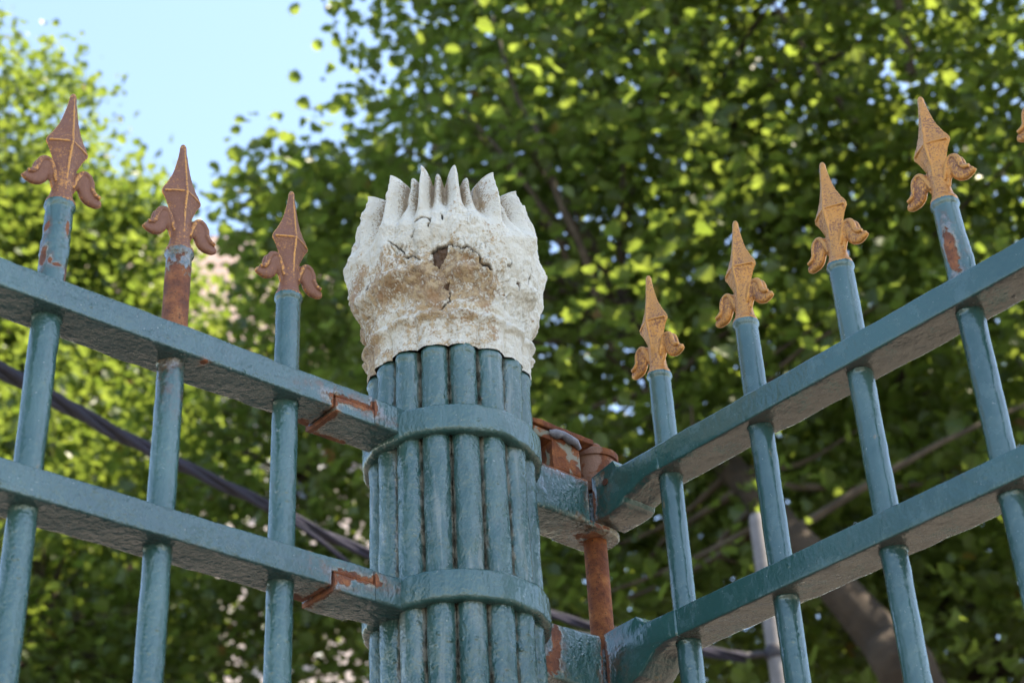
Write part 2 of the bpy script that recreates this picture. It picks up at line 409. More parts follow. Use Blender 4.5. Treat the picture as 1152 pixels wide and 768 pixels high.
# --- the capital
TEETH = [(-86, 1.228, .9, 0), (-74, 1.229, .7, 1), (-62.8, 1.2290, 1, 0), (-50, 1.2320, .85, 1), (-37.8, 1.2335, 1.1, 0), (-25.0, 1.2310, .85, 1), (-14.1, 1.2320, .85, 0), (-4.2, 1.2300, .75, 1),
         (8.1, 1.2300, 1.05, 0), (19.5, 1.2270, .8, 1), (36.0, 1.2320, 1.2, 0), (48.5, 1.2250, .8, 1), (59.5, 1.2265, 1.0, 0), (71, 1.228, .8, 1), (82, 1.233, 1.1, 0)]
a_ = 97.0; q_ = 1
while a_ < 266:
    TEETH.append((a_, 1.226 + .006*math.sin(a_*1.7), 1.2 if q_ % 2 else .8, (q_+1) % 2)); a_ += 13.0 + 3*math.sin(a_); q_ += 1
def capital():
    nphi, nv = 960, 190
    deg = np.arange(nphi)*360/nphi - 180
    v = np.linspace(0, 1, nv)
    top = np.full(nphi, 1.190); pass
    for c, zt, w, inner in TEETH:
        d = np.abs((deg-c+180) % 360 - 180)
        wd = 6.1*w
        x = d/wd
        hgt = zt - .0125*x**2.8
        hgt = hgt
        top = np.maximum(top, np.where(x < 1.6, hgt, 0))
    zb = .9885
    zz = zb + (top[None, :]-zb)*v[:, None]**.95
    rid = np.zeros(zz.shape); inn = np.zeros(zz.shape)
    for c, zt, w, inner in TEETH:
        d = np.abs((deg-c+180) % 360 - 180)[None, :]
        wd = 5.9*w*(.80 + .22*np.clip((zt-zz)/.055, 0, 1.25))
        q = np.clip(1-(d/wd)**1.5, 0, 1)
        if inner: inn = np.maximum(inn, q)
        else: rid = np.maximum(rid, q)
    D = np.broadcast_to(deg, zz.shape); A = np.radians(D) + CA
    prof = [(.985, .0912), (.995, .0911), (1.010, .0909), (1.020, .0925), (1.027, .0955), (1.033, .0950), (1.040, .0925), (1.052, .0925), (1.064, .0955), (1.080, .1020), (1.105, .1085), (1.135, .1110), (1.155, .1095), (1.180, .1055), (1.205, .1020), (1.235, .0990)]
    R = np.interp(zz, [p[0] for p in prof], [p[1] for p in prof])
    # reeds run on below the lip, scalloped lip
    u = ((D % 22.5)/11.25) - 1
    low = sstep(1.036, 1.022, zz)
    R = R + low*(.0075*(np.sqrt(np.clip(1-(.96*u)**2, 0, 1)) - .75))
    lipz = 1.028 - .006*u**2
    R = R + .0035*np.exp(-((zz-lipz)/.0045)**2)*(1-.3*u*u)
    R = R - .0035*np.exp(-((zz-(lipz+.0105))/.004)**2)
    # big folded leaves on the bell
    P = np.stack([np.cos(A), np.sin(A), zz*9], -1)
    bell = sstep(1.035, 1.06, zz)*sstep(1.20, 1.15, zz)
    u2 = (((D+11.25) % 45)/22.5) - 1
    leaf = .0045*np.cos(u2*PI)*sstep(1.04, 1.10, zz)*sstep(1.19, 1.14, zz)
    curl = .0050*np.exp(-((zz-(1.148-.020*u2**2))/.011)**2)*np.clip(1.1-u2**2, 0, 1)
    side = .35 + .65*sstep(25, 55, np.abs(D))
    R = R + (leaf + curl)*side
    u3 = (((D) % 45)/22.5) - 1
    R = R + side*.0085*np.exp(-((zz-(1.085-.012*u3**2))/.010)**2)*np.clip(1.0-1.4*u3**2, 0, 1)
    wrm = np.abs(fbm(P + .25*fbm(P, 5, 2, 63)[..., None], 11, 2, 61))
    bell = bell*(1-.62*sstep(1.100, 1.130, zz+.008*vnoise(P, 3, 70)))
    R = R + bell*(.0045*fbm(P, 4.2, 3, 5) + .0022*fbm(P, 16, 3, 9) - .0032*sstep(.20, .0, wrm)*sstep(-.15, .25, vnoise(P, 2.6, 19)))
    R = R + (1-bell)*.0018*fbm(P, 11, 4, 31)
    # fluted teeth
    tz = sstep(1.138, 1.192, zz - .012*vnoise(P, 3.1, 12))
    groove = tz*(1-rid)
    R = R - .0205*groove + .0095*tz*inn*(1-rid) + .0050*tz*rid
    R = R - .004*sstep(.85, 1.0, v)[:, None]*tz
    R = R + .0062*(rid + .4*inn - .45)*sstep(1.075, 1.15, zz)*(1-tz)*(.6+.8*vnoise(P, 2.2, 51))
    # flakes and cracks: chipped enamel, drawn from their own shapes
    R_ = .112
    gx = np.radians(D)*R_; gz = zz
    wob = np.stack([gx, gz, gx*0], -1)
    gx2 = gx + .0012*fbm(wob, 240, 3, 41); gz2 = gz + .0012*fbm(wob, 240, 3, 47)
    def dline(pts):
        best = np.full(zz.shape, 9.0)
        pts = [(math.radians(a)*R_, b) for a, b in pts]
        for (x0, y0), (x1, y1) in zip(pts, pts[1:]):
            L = (x1-x0)**2+(y1-y0)**2
            tt = np.clip(((gx2-x0)*(x1-x0)+(gz2-y0)*(y1-y0))/L, 0, 1)
            best = np.minimum(best, np.hypot(gx2-x0-tt*(x1-x0), gz2-y0-tt*(y1-y0)))
        return best
    def inside(pts):
        pts = [(math.radians(a)*R_, b) for a, b in pts]; ins = np.zeros(zz.shape, bool)
        for (x0, y0), (x1, y1) in zip(pts, pts[1:]+pts[:1]):
            c = (y0 > gz2) != (y1 > gz2)
            ins ^= c & (gx2 < (x1-x0)*(gz2-y0)/(y1-y0+1e-12)+x0)
        return ins
    lines = [([(-8.8, 1.1053), (-2.7, 1.109), (4.2, 1.1111), (9.2, 1.1041), (14.6, 1.1073), (18.9, 1.1005), (23.3, 1.088)], .0011), ([(23.3, 1.088), (28.6, 1.0859)], .0021),
             ([(-34.3, 1.1277), (-29.1, 1.1181), (-25.2, 1.1078)], .0009), ([(2.1, 1.0586), (2.4, 1.0466), (-1.9, 1.0388), (-5.4, 1.0314)], .0009),
             ([(67.5, 1.1587), (67.1, 1.1409)], .0018), ([(41.1, 1.1001), (44.7, 1.0991), (43, 1.108)], .0010), ([(-18.3, 1.1469), (-11.0, 1.1501), (-7.9, 1.147), (-9.4, 1.1368)], .0010),
             ([(-1.7, 1.15), (-.6, 1.1436)], .0014), ([(-26.3, 1.1014), (-20.5, 1.1041), (-15.1, 1.0952)], .0007), ([(-21, 1.127), (-18, 1.134)], .0007),
             ([(60, 1.09), (62, 1.10), (61, 1.112)], .0009), ([(120, 1.10), (128, 1.115), (140, 1.11)], .001), ([(-110, 1.12), (-100, 1.11), (-92, 1.09)], .001), ([(200, 1.09), (190, 1.11)], .001)]
    crack = np.zeros(zz.shape)
    for pts, w in lines: crack = np.maximum(crack, sstep(w*1.15, w*.55, dline(pts)))
    flake = np.zeros(zz.shape)
    for poly in ([(-8.0, 1.1071), (2.4, 1.1104), (1.4, 1.0995), (-3.9, 1.0856), (-7.8, 1.0906)], [(-2.5, 1.061), (.1, 1.0676), (2.7, 1.0687), (1.5, 1.060)], [(50, 1.084), (54, 1.088), (53, 1.077)], [(-60, 1.09), (-54, 1.10), (-56, 1.085)]):
        flake = np.maximum(flake, inside(poly).astype(float))
    # one coat thinner where the top coat came off below the long crack
    lost = sstep(0, 1, (1.104-.0004*np.abs(D-5)**1.15-gz2)/.004)*sstep(-.1, .5, 1.35-np.abs(D-3)/24+.75*fbm(P, 3.4, 4, 90))*sstep(1.034, 1.060, zz+.012*vnoise(P, 4, 14))
    R = R - .0016*lost - .0035*crack - .0030*flake
    X = np.cos(A)*R; Y = np.sin(A)*R
    V = np.stack([X, Y, Z(zz)], -1)
    # inside of the crown
    ins = []
    for k, (dr, fz) in enumerate(((.006, 1.0), (.010, .97), (.012, .6))):
        zt = 1.165 + (top-1.165)*fz - (.002 if k == 0 else 0)*-1*0
        r = R[-1]-dr
        ins.append(np.stack([np.cos(A[-1])*r, np.sin(A[-1])*r, Z(zt)], -1))
    ins.append(np.stack([np.cos(A[-1])*.075, np.sin(A[-1])*.075, np.full(nphi, Z(1.163))], -1))
    ins.append(np.stack([np.cos(A[-1])*.004, np.sin(A[-1])*.004, np.full(nphi, Z(1.163))], -1))
    V = np.concatenate([V, np.array(ins)], 0)
    rows = V.shape[0]
    idx = np.arange(rows*nphi).reshape(rows, nphi); nx = np.roll(idx, -1, 1)
    F = np.stack([idx[:-1], nx[:-1], nx[1:], idx[1:]], -1).reshape(-1, 4)
    me = bpy.data.meshes.new('capital')
    me.vertices.add(rows*nphi); me.vertices.foreach_set('co', V.reshape(-1))
    me.loops.add(F.size); me.loops.foreach_set('vertex_index', F.reshape(-1).astype(np.int32))
    me.polygons.add(len(F)); me.polygons.foreach_set('loop_start', np.arange(0, F.size, 4, dtype=np.int32))
    me.update(calc_edges=True)
    stain = .24*sstep(1.135, 1.085, zz)*sstep(62, 10, D+4)*(.55+.45*sstep(-95, -60, D)) + .05*sstep(1.05, 1.02, zz) + .22*sstep(.16, .0, wrm)*bell
    stain = stain + .19*lost + .40*sstep(40, 110, np.abs(D+0))*sstep(1.20, 1.1, zz)*(D < 0) + .20
    stain = stain - .35*sstep(28, 50, D)*(D > 0)*sstep(130, 100, D) + .22*fbm(P, 3, 4, 77)
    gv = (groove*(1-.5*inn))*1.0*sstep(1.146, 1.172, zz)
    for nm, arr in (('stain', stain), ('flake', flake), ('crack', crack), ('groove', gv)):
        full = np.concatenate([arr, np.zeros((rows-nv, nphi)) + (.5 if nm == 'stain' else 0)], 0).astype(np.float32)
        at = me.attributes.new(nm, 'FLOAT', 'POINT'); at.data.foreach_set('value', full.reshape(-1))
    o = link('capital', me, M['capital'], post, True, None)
    o['label'] = 'white leaf capital with pointed crown, cracked and stained brown'
capital()

# --- hinge side of the post
PV = (.2165, .004)
def bracket(zb, zt, seed):
    mb = MB()
    beam(mb, 'x', .070, .178, 0, Z((zb+zt)/2), .060, zt-zb, .004, .0011, .004, seed)
    beam(mb, 'x', .172, .2165, .002, Z(zb+.0041), .0575, .0076, .002, .0008, .004, seed+3)
    mb.lathe([(.004, Z(zb+.0006)), (.027, Z(zb+.0006)), (.0290, Z(zb+.0025)), (.0290, Z(zb+.0070)), (.022, Z(zb+.0078)), (.022, Z(zt-.004)), (.004, Z(zt-.004))], PV[0], PV[1], 40)
    return mb
bracket(.8565, .914, 5).build('hinge_bracket', M['hinge'], post)
bracket(.6545, .7195, 8).build('hinge_bracket', M['hinge'], post)
mb = MB(); mb.lathe([(.0136, Z(.56)), (.0136, Z(.86)), (.0136, Z(.955))], PV[0], PV[1], 32)
o = mb.build('hinge_rod', M['rod'], post); o['label'] = 'rusty red hinge rod'
mb = MB(); box(mb, .1255, .168, -.030, .028, Z(.913), Z(.9605), .002, .0012, 4); box(mb, .098, .150, -.031, .026, Z(.947), Z(.9605), .002, .0012, 14)
blk = mb.build('hinge_block', M['rustp'], post); blk['label'] = 'rusted block with old paint above the hinge'
mb = MB(); beam(mb, 'x', .094, .192, -.001, Z(.966), .062, .008, .0018, .0012, .004, 6)
mb.build('cover_plate', M['rust'], post)
mb = MB()
pr = [(.001, .915), (.027, .915), (.0295, .918), (.0300, .935), (.0295, .957), (.0285, .9605), (.0312, .961), (.0318, .969), (.028, .9715), (.0155, .973), (.0150, .980), (.011, .986), (.001, .988)]
mb.lathe([(r, Z(z)) for r, z in pr], PV[0]+.006, PV[1], 40)
o = mb.build('hinge_cap', M['cap'], post); o['label'] = 'brown round cap over the hinge pin'
mb = MB()
tube(mb, [(.122, -.030, Z(.9575)), (.130, -.0335, Z(.9560)), (.140, -.034, Z(.9585)), (.150, -.034, Z(.9555)), (.160, -.034, Z(.9545)), (.168, -.031, Z(.9500))], [.003, .0062, .0045, .0055, .0045, .003], 10)
mb.build('weld_bead', M['weld'], blk)

TT, LT, H, WL, WR, XG = .9191, .7191, .0309, .0500, .0490, .2183
# ------------------------------------------------------------------ spear heads
def spear_mesh(name, mat):
    """one cast fleur-de-lis spear, flat along x, base at z=0, 0.144 m tall"""
    mb = MB(); n = 24
    prof = [  # z, half width, half depth, roundness (1 round, 0 diamond)
        (-.004, .0140, .0140, 1), (.001, .0150, .0150, 1), (.004, .0142, .0138, 1), (.008, .0118, .0110, 1), (.018, .0105, .0095, .9), (.030, .0106, .0090, .8), (.042, .0118, .0088, .6),
        (.050, .0135, .0090, .35), (.058, .0168, .0098, .1), (.066, .0205, .0112, 0), (.0705, .0232, .0122, 0), (.0735, .0236, .0126, 0), (.0765, .0226, .0118, 0), (.085, .0178, .0104, 0), (.096, .0129, .0092, .05),
        (.108, .0094, .0078, .12), (.120, .0066, .0060, .3), (.132, .0044, .0044, .6), (.139, .0033, .0033, 1), (.1425, .0022, .0022, 1), (.144, .0006, .0006, 1)]
    rows = []
    for z, w, d, k in prof:
        r = []
        for j in range(n):
            a = j*2*PI/n; c, s = math.cos(a), math.sin(a)
            dia = 1/(abs(c)+abs(s)); m = k + (1-k)*dia
            r.append((w*c*m, d*s*m, z))
        rows.append(r)
    mb.grid(np.array(rows))
    # raised ridge down the faces and across the shoulders
    for s in (-1, 1):
        tube(mb, [(0, s*.0072, .028), (0, s*.0082, .05), (0, s*.0117, .0735), (0, s*.0083, .096), (0, s*.0052, .120)], [.0018, .0018, .0019, .0016, .0010], 8)
        for t in (-1, 1): tube(mb, [(0, s*.0118, .0738), (t*.010, s*.0070, .0737), (t*.0205, s*.0018, .0728)], .0016, 8)
    # the two scrolled leaves: a broad drooping lobe hooked outwards, with a raised rib along its outer edge on both faces
    for t in (-1, 1):
        for yo, pts, rr, sq in (
            (0, [(.006, .013), (.0095, .026), (.0140, .0365), (.0185, .0405), (.0208, .0350), (.0215, .0275), (.0245, .0218), (.0295, .0192), (.0345, .0198), (.0372, .0218)],
                [.0036, .0050, .0076, .0088, .0082, .0076, .0072, .0064, .0052, .0038], .62),
            (.0036, [(.0085, .024), (.0125, .038), (.0175, .0462), (.0232, .0450), (.0262, .0385), (.0272, .0315), (.0305, .0262), (.0352, .0242)], [.0022, .0028, .0031, .0032, .0031, .0029, .0028, .0022], .95),
            (-.0036, [(.0085, .024), (.0125, .038), (.0175, .0462), (.0232, .0450), (.0262, .0385), (.0272, .0315), (.0305, .0262), (.0352, .0242)], [.0022, .0028, .0031, .0032, .0031, .0029, .0028, .0022], .95)):
            c = spline([((.008+(x-.008)*1.14 if x > .008 else x)*t, yo, z) for x, z in pts], 4); q = np.interp(np.linspace(0, 1, len(c)), np.linspace(0, 1, len(rr)), rr)
            rows = []
            for i, p in enumerate(c):
                d = c[min(i+1, len(c)-1)]-c[max(i-1, 0)]; d = d/np.linalg.norm(d); nr = np.array([-d[2], 0, d[0]])
                rows.append([tuple(p + nr*(q[i]*math.cos(j*PI/10)) + np.array([0, 1, 0])*(q[i]*sq*math.sin(j*PI/10))) for j in range(20)])
            mb.grid(np.array(rows))
    o = mb.build('tmp', mat)
    md = o.modifiers.new('r', 'REMESH'); md.mode = 'VOXEL'; md.voxel_size = .00072
    ms = o.modifiers.new('s', 'SMOOTH'); ms.factor = .5; ms.iterations = 1
    dg = bpy.context.evaluated_depsgraph_get(); ev = o.evaluated_get(dg)
    me = bpy.data.meshes.new_from_object(ev); me.name = name
    me.materials.clear(); me.materials.append(mat)
    bpy.data.objects.remove(o)
    co = np.empty(len(me.vertices)*3); me.vertices.foreach_get('co', co); co = co.reshape(-1, 3)
    nm = np.empty(len(me.vertices)*3); me.vertices.foreach_get('normal', nm); nm = nm.reshape(-1, 3)
    co += nm*(.00035*fbm(co, 160, 3, 2))[:, None]
    me.vertices.foreach_set('co', co.reshape(-1))
    me.polygons.foreach_set('use_smooth', [True]*len(me.polygons)); me.update()
    return me
SPL = spear_mesh('spearhead_fence', M['gilt_l']); SPR = spear_mesh('spearhead_gate', M['gilt_r'])

def bar_mesh(z0, seed, peel=None):
    mb = MB(); n = 28; r0 = .0133
    zs = np.concatenate([np.linspace(z0, Z(.55), 20), np.linspace(Z(.56), Z(1.012), 240), [Z(1.014), Z(1.0165), Z(1.0195), Z(1.0225), Z(1.025), Z(1.0262)]])
    a = np.arange(n)*2*PI/n; rows = []
    for z in zs:
        r = r0 + (.0022*np.exp(-((z-Z(1.0208))/.0036)**2)) - .0006*np.exp(-((z-Z(1.0150))/.0018)**2)
        if z > Z(1.0255): r = .012
        fil = sum(math.exp(-((z-Z(q))/.0024)**2) for q in (TT-H-.0006, TT+.0006, LT-H-.0006, LT+.0006))
        if fil > .01: r = r + fil*(.0007 + .0017*vnoise(np.stack([np.cos(a), np.sin(a), np.full(n, z*9)], -1), 3, seed+2))
        P = np.stack([np.cos(a)*r, np.sin(a)*r, np.full(n, z)], -1)
        d = .00035*fbm(P, 60, 3, seed) + .0003*vnoise(P, 14, seed+5)
        if peel is not None: d = d + peel(a, z, P)
        P[:, 0] += np.cos(a)*d; P[:, 1] += np.sin(a)*d
        rows.append(P)
    mb.grid(np.array(rows)); return mb

def fence_thing(name, label, cat, loc): return thing(name, label, cat, loc)
# ------------------------------------------------------------------ fixed fence, left of the post
fence = thing('fence_panel', 'teal iron railing panel with brown rusty spearheads fixed to the left of the post', 'fence', (-.9, 0, 0))
FO = (-.9, 0, 0)
TT, LT, H, WL, WR, XG = .9191, .7191, .0309, .0500, .0490, .2183
for zt, sd in ((TT, 1), (LT, 2)):
    mb = MB(); zc = Z(zt-H/2)
    beam(mb, 'x', -1.72, -.1790, -.0022, zc, WL, H, .0024, .0006, .006, sd)
    beam(mb, 'x', -.1795, -.1285, -.0022, Z(zt-.0075), WL-.001, .0150, .0018, .0006, .004, sd+20)           # upper tongue of the scarf
    beam(mb, 'x', -.1762, -.1275, -.0008, Z(zt-.0262), WL+.006, .0185, .0020, .0010, .004, sd+30)         # lower piece, slipped
    beam(mb, 'x', -.1262, -.080, -.0006, Z(zt-.0178), WL+.004, .0325, .0030, .0010, .004, sd+40)
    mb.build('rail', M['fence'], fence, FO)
    mb = MB()
    box(mb, -.1785, -.124, -.0225, .020, Z(zt-.027), Z(zt-.005), .001, .0012, sd+50)   # rusted core seen in the gaps
    tube(mb, [(-.176, -.0262, Z(zt-.0155)), (-.166, -.0266, Z(zt-.0160)), (-.156, -.0263, Z(zt-.0158)), (-.140, -.0266, Z(zt-.0168)), (-.128, -.0263, Z(zt-.0168))], [.001, .0017, .0012, .0018, .001], 8)
    mb.build('scarf_core', M['rust'], fence, FO)
mb = MB(); beam(mb, 'x', -1.72, -.080, 0, .18, .047, .031, .0024, .0006, .02, 9); mb.build('rail', M['fence'], fence, FO)
# flaking bubble on the third bar counted from the post
def peelL(a, z, P):
    zz = z-CAMZ
    k = np.exp(-((zz-.972)/.034)**2)
    return k*(.0011*np.abs(vnoise(P, 130, 3)) + .0008*fbm(P, 260, 2, 4))
lm = bar_mesh(0.0, 3); b0 = lm.build('bar', M['fbar'], fence); b0.location = (-.220+.9, 0, 0)
def add_spear(bar, me):
    s = bpy.data.objects.new('spearhead', me); COL.objects.link(s); s.parent = bar; s.location = (0, 0, Z(1.0222)); return s
s0 = add_spear(b0, SPL)
special = bar_mesh(0.0, 6, peelL).build('bar', M['fbar'], fence); special.location = (-.4885+.9, 0, 0); special['label'] = 'bar with blistered paint below its spearhead'
add_spear(special, SPL)
jit = random.Random(4)
for k in range(1, 10):
    if k == 2: continue
    c = b0.copy(); COL.objects.link(c); c.parent = fence; c.location = (-.220-.1342*k+.9, 0, 0); c.rotation_euler.z = 1.3*k if k != 0 else 0
    s = s0.copy(); COL.objects.link(s); s.parent = c; s.rotation_euler = (jit.uniform(-.03, .03), jit.uniform(-.03, .03), -1.3*k + jit.uniform(-.07, .07))
    if k == 1: c['label'] = 'bar rusted bare between rail and spearhead'

# ------------------------------------------------------------------ gate leaf, right of the post
gate = thing('iron_gate', 'teal iron gate leaf with golden spearheads hung on a rusty hinge right of the post', 'gate', (XG, 0, 0))
GO = (XG, 0, 0)
endU = [(-.0205, .8665), (-.045, .8665), (-.066, .8690), (-.0705, .8725), (-.0725, .8775), (-.084, .8805), (-.092, .8845), (-.104, .8880), (-.130, .8884), (-.130, .9190), (-.071, .9192), (-.066, .9196), (-.0615, .9225), (-.0575, .9312), (-.040, .9280), (-.0205, .9245)]
endL = [(-.0205, .6560), (-.050, .6575), (-.070, .6640), (-.084, .6750), (-.095, .6838), (-.110, .6880), (-.130, .6884), (-.130, .7190), (-.088, .7195), (-.083, .7205), (-.0775, .7245), (-.0715, .7318), (-.045, .7310), (-.0205, .7290)]
for zt, pl, sd in ((TT, endU, 61), (LT, endL, 62)):
    mb = MB(); beam(mb, 'y', -1.50, -.112, XG, Z(zt-H/2), WR, H, .0022, .0006, .006, sd)
    # thick forged eye end that closes round the pin
    pp = []
    for i, p in enumerate(pl):
        q = pl[(i+1) % len(pl)]; m = max(1, int(math.dist(p, q)/.004))
        for k in range(m): pp.append((p[0]+(q[0]-p[0])*k/m, p[1]+(q[1]-p[1])*k/m))
    cx = sum(p[0] for p in pp)/len(pp); cz = sum(p[1] for p in pp)/len(pp)
    rows = []
    for dx, s in ((0, .965), (.0006, .985), (.002, 1), (.012, 1), (.024, 1), (.036, 1), (.0485, 1), (.050, .985), (.0506, .965)):
        r = []
        for (u, z) in pp:
            # inset along y/z by a fixed amount instead of scaling the long plate
            iu = (1-s)*.055; uu = u - math.copysign(min(abs(u-cx), iu), u-cx); z2 = z - math.copysign(min(abs(z-cz), iu), z-cz)
            r.append((XG-.0253+dx, uu, Z(z2)))
        rows.append(r)
    A = np.array(rows); A += (.0007*fbm(A, 60, 3, sd))[..., None]*np.array([1, .3, 1])
    mb.grid(A)
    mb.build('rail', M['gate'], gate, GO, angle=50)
mb = MB()
mb.lathe([(.0005, 0), (.0042, 0), (.0042, .002), (.0005, .002)], 0, 0, 20)
hole = mb.build('pin_hole', rust('hole_dark', .75), gate); hole.rotation_euler = (0, PI/2, 0); hole.location = (-.0268, -.0450, Z(.908))
mb = MB(); beam(mb, 'y', -1.50, -.020, XG, .18, WR, H, .0022, .0006, .02, 66); mb.build('rail', M['gate'], gate, GO)
mb = MB(); beam(mb, 'x', XG-.024, XG+.024, -1.515, Z(.0), .03, 3.0, .002, .0003, .02, 66)
gm = bar_mesh(.06, 13); g0 = gm.build('bar', M['gbar'], gate); g0.location = (0, -.1227, 0)
t0 = add_spear(g0, SPR); t0.rotation_euler.z = PI/2
def peelR(a, z, P):
    zz = z-CAMZ; da = (a-math.radians(235)+PI) % (2*PI)-PI
    edge = np.exp(-((zz-.950)/.026)**2)
    lift = .0026*np.exp(-((da-.95)/.55)**2)*edge                    # curled paint to the right of the hole
    hole_ = -.0022*np.exp(-((da+.22)/.30)**2)*sstep(.917, .93, np.array(zz))*sstep(.99, .975, np.array(zz))
    return lift + hole_ + edge*.0005*fbm(P, 240, 2, 3)
gp = bar_mesh(.06, 15, peelR).build('bar', M['gbar'], gate); gp.location = (0, -.5362, 0); gp['label'] = 'bar with a rusty split in its paint below the spearhead'
s = add_spear(gp, SPR); s.rotation_euler.z = PI/2
for k in range(1, 10):
    if k == 3: continue
    c = g0.copy(); COL.objects.link(c); c.parent = gate; c.location = (0, -.1227-.1378*k, 0); c.rotation_euler.z = 1.1*k
    s = t0.copy(); COL.objects.link(s); s.parent = c; s.rotation_euler = (jit.uniform(-.03, .03), jit.uniform(-.03, .03), PI/2 - 1.1*k + jit.uniform(-.07, .07))

# ------------------------------------------------------------------ street behind: ground, pole, cables, house
CAM = np.array([-1.04423, -1.25636, CAMZ])
FH = np.array([.5669, .6225])/math.hypot(.5669, .6225); RH = np.array([FH[1], -FH[0]])
def W(r, f, z): return (CAM[0]+RH[0]*r+FH[0]*f, CAM[1]+RH[1]*r+FH[1]*f, z)

def ground():
    t = NT('worn_paving'); P = t.pos().outputs['Position']
    a = t.noise(1.5, 6, .65, P); b = t.noise(60, 3, .6, P)
    t.bsdf(t.mix(t.sm(a, .3, .7), (.085, .078, .068), (.13, .118, .10)), .85, t.bump(b, .4, .004), 0, .3)
    mb = MB(); mb.add([(-900, -900, 0), (900, -900, 0), (900, 900, 0), (-900, 900, 0)], [(0, 1, 2, 3)])
    o = mb.build('ground', t.m, smooth=False); o['kind'] = 'structure'
ground()

M['steel'] = plain('pale_pole_paint', (.12, .11, .11), (.17, .155, .155), 14, .55, .15, .004)
pole = thing('service_pole', 'slim pale steel pole standing behind the gate with cables clamped to it', 'pole', (4.560, 3.262, 0))
mb = MB(); mb.lathe([(.052, 0), (.050, 2), (.044, 4), (.041, 5.08), (.036, 5.115), (.01, 5.125)], 0, 0, 24); mb.build('shaft', M['steel'], pole)
mb = MB(); mb.lathe([(.12, 0), (.12, .012), (.06, .016)], 0, 0, 24); mb.build('base_plate', M['steel'], pole)
mb = MB(); mb.lathe([(.047, 4.40), (.051, 4.405), (.051, 4.455), (.047, 4.46)], 0, 0, 24)
tube(mb, [(-.01, .02, 4.43), (-.06, .05, 4.43), (-.115, .085, 4.42)], .016, 10)
mb.build('cable_clamp', plain('dark_clamp', (.02, .018, .025), (.05, .045, .05), 20, .6, .1, .002), pole)
M['cable'] = plain('purple_black_cable', (.006, .0055, .016), (.014, .012, .030), 8, .75, .2, .002)
def bundle(name, label, pts, R, r, strands, pitch, n=14):
    c = spline(pts, n); mb = MB()
    L = np.concatenate([[0], np.cumsum(np.linalg.norm(np.diff(c, axis=0), axis=1))])
    # resample densely
    m = int(L[-1]/.03); s = np.linspace(0, L[-1], m); q = np.stack([np.interp(s, L, c[:, i]) for i in range(3)], -1)
    tn = np.gradient(q, axis=0); tn /= np.linalg.norm(tn, axis=1)[:, None]
    a = np.cross(tn, [0, 0, 1.]); a /= np.linalg.norm(a, axis=1)[:, None]; b = np.cross(tn, a)
    for k in range(strands):
        an = 2*PI*(s/pitch + k/strands)
        p = q + R*(np.cos(an)[:, None]*a + np.sin(an)[:, None]*b)
        tube(mb, [tuple(x) for x in p], r, 8)
    o = mb.build(name, M['cable']); o['label'] = label; o['category'] = 'cable'
bundle('twisted_cable', 'dark purple twisted cable bundle sagging behind the fence to the pale pole',
       [(-2.6, -.6, 3.05), (-1.2, .55, 3.22), (0, 1.556, 3.456), (.175, 1.702, 3.531), (.761, 2.201, 3.775), (1.44, 2.615, 3.968), (2.051, 2.922, 4.097), (3.249, 3.217, 4.253), (3.976, 3.30, 4.344), (4.455, 3.345, 4.42)], .0098, .0100, 3, 1.0)
bundle('service_cable', 'single dark cable beside the twisted bundle left of the post', [(4.46, 3.36, 4.40), (3.3, 3.20, 4.20), (2.15, 2.80, 3.93), (1.872, 2.681, 3.868), (1.66, 2.66, 3.935), (1.44, 2.607, 3.955), (1.25, 2.50, 3.912)], .002, .006, 2, .9)

# far pinkish house
def house():
    wall = plain('pink_render', (.46, .37, .335), (.54, .45, .41), .8, .85, .2, .02)
    rf = plain('clay_roof', (.42, .29, .25), (.52, .37, .32), 2, .8, .4, .03)
    gl = NT('window_glass'); gl.bsdf((.02, .025, .03), .08, None, 0, .6)
    fr = plain('shutter_paint', (.60, .56, .50), (.68, .64, .58), 3, .6, .1, .01)
    a = np.array(W(-7.4, 32, 0)); h = thing('town_house', 'tall pinkish rendered house showing through the leaves on the left', 'house', tuple(a))
    ang = math.atan2(RH[1], RH[0]); h.rotation_euler.z = ang + math.radians(14)
    w, d, ht = 13.0, 10.0, 22.2
    mb = MB(); prism(mb, [(-w/2, 0), (w/2, 0), (w/2, ht), (-w/2, ht)], 'y', d, 0); mb.build('wall', wall, h, smooth=False)
    mb = MB(); prism(mb, [(-w/2-.6, ht), (w/2+.6, ht), (w/2+.6, ht+.25), (1.5, ht+3.0), (-1.5, ht+3.0), (-w/2-.6, ht+.25)], 'y', d+.6, -.6); roof = mb.build('roof', rf, h, smooth=False)
    mb = MB(); prism(mb, [(3, ht+1.2), (4, ht+1.2), (4, ht+4), (3, ht+4)], 'y', 5, 4); mb.build('chimney', wall, roof, smooth=False)
    pw = None
    for fl in range(6):
        for k in range(5):
            x = -w/2+1.5+k*2.5; z = 1.2+fl*3.5
            if pw is None:
                mb = MB()
                for x0, x1, z0, z1 in ((-.62, -.5, 0, 1.9), (.5, .62, 0, 1.9), (-.5, .5, 1.78, 1.9), (-.7, .7, -.12, 0), (-.03, .03, 0, 1.78)):
                    prism(mb, [(x0, z0), (x1, z0), (x1, z1), (x0, z1)], 'y', .0, -.10)
                f = mb.build('window', fr, h, smooth=False)
                mb = MB(); prism(mb, [(-.5, 0), (.5, 0), (.5, 1.78), (-.5, 1.78)], 'y', -.002, -.04); g = mb.build('pane', gl.m, f, smooth=False)
                f.location = (x, -.001, z); pw = (f, g)
            else:
                f = pw[0].copy(); COL.objects.link(f); f.parent = h; f.location = (x, -.001, z)
                g = pw[1].copy(); COL.objects.link(g); g.parent = f
house()

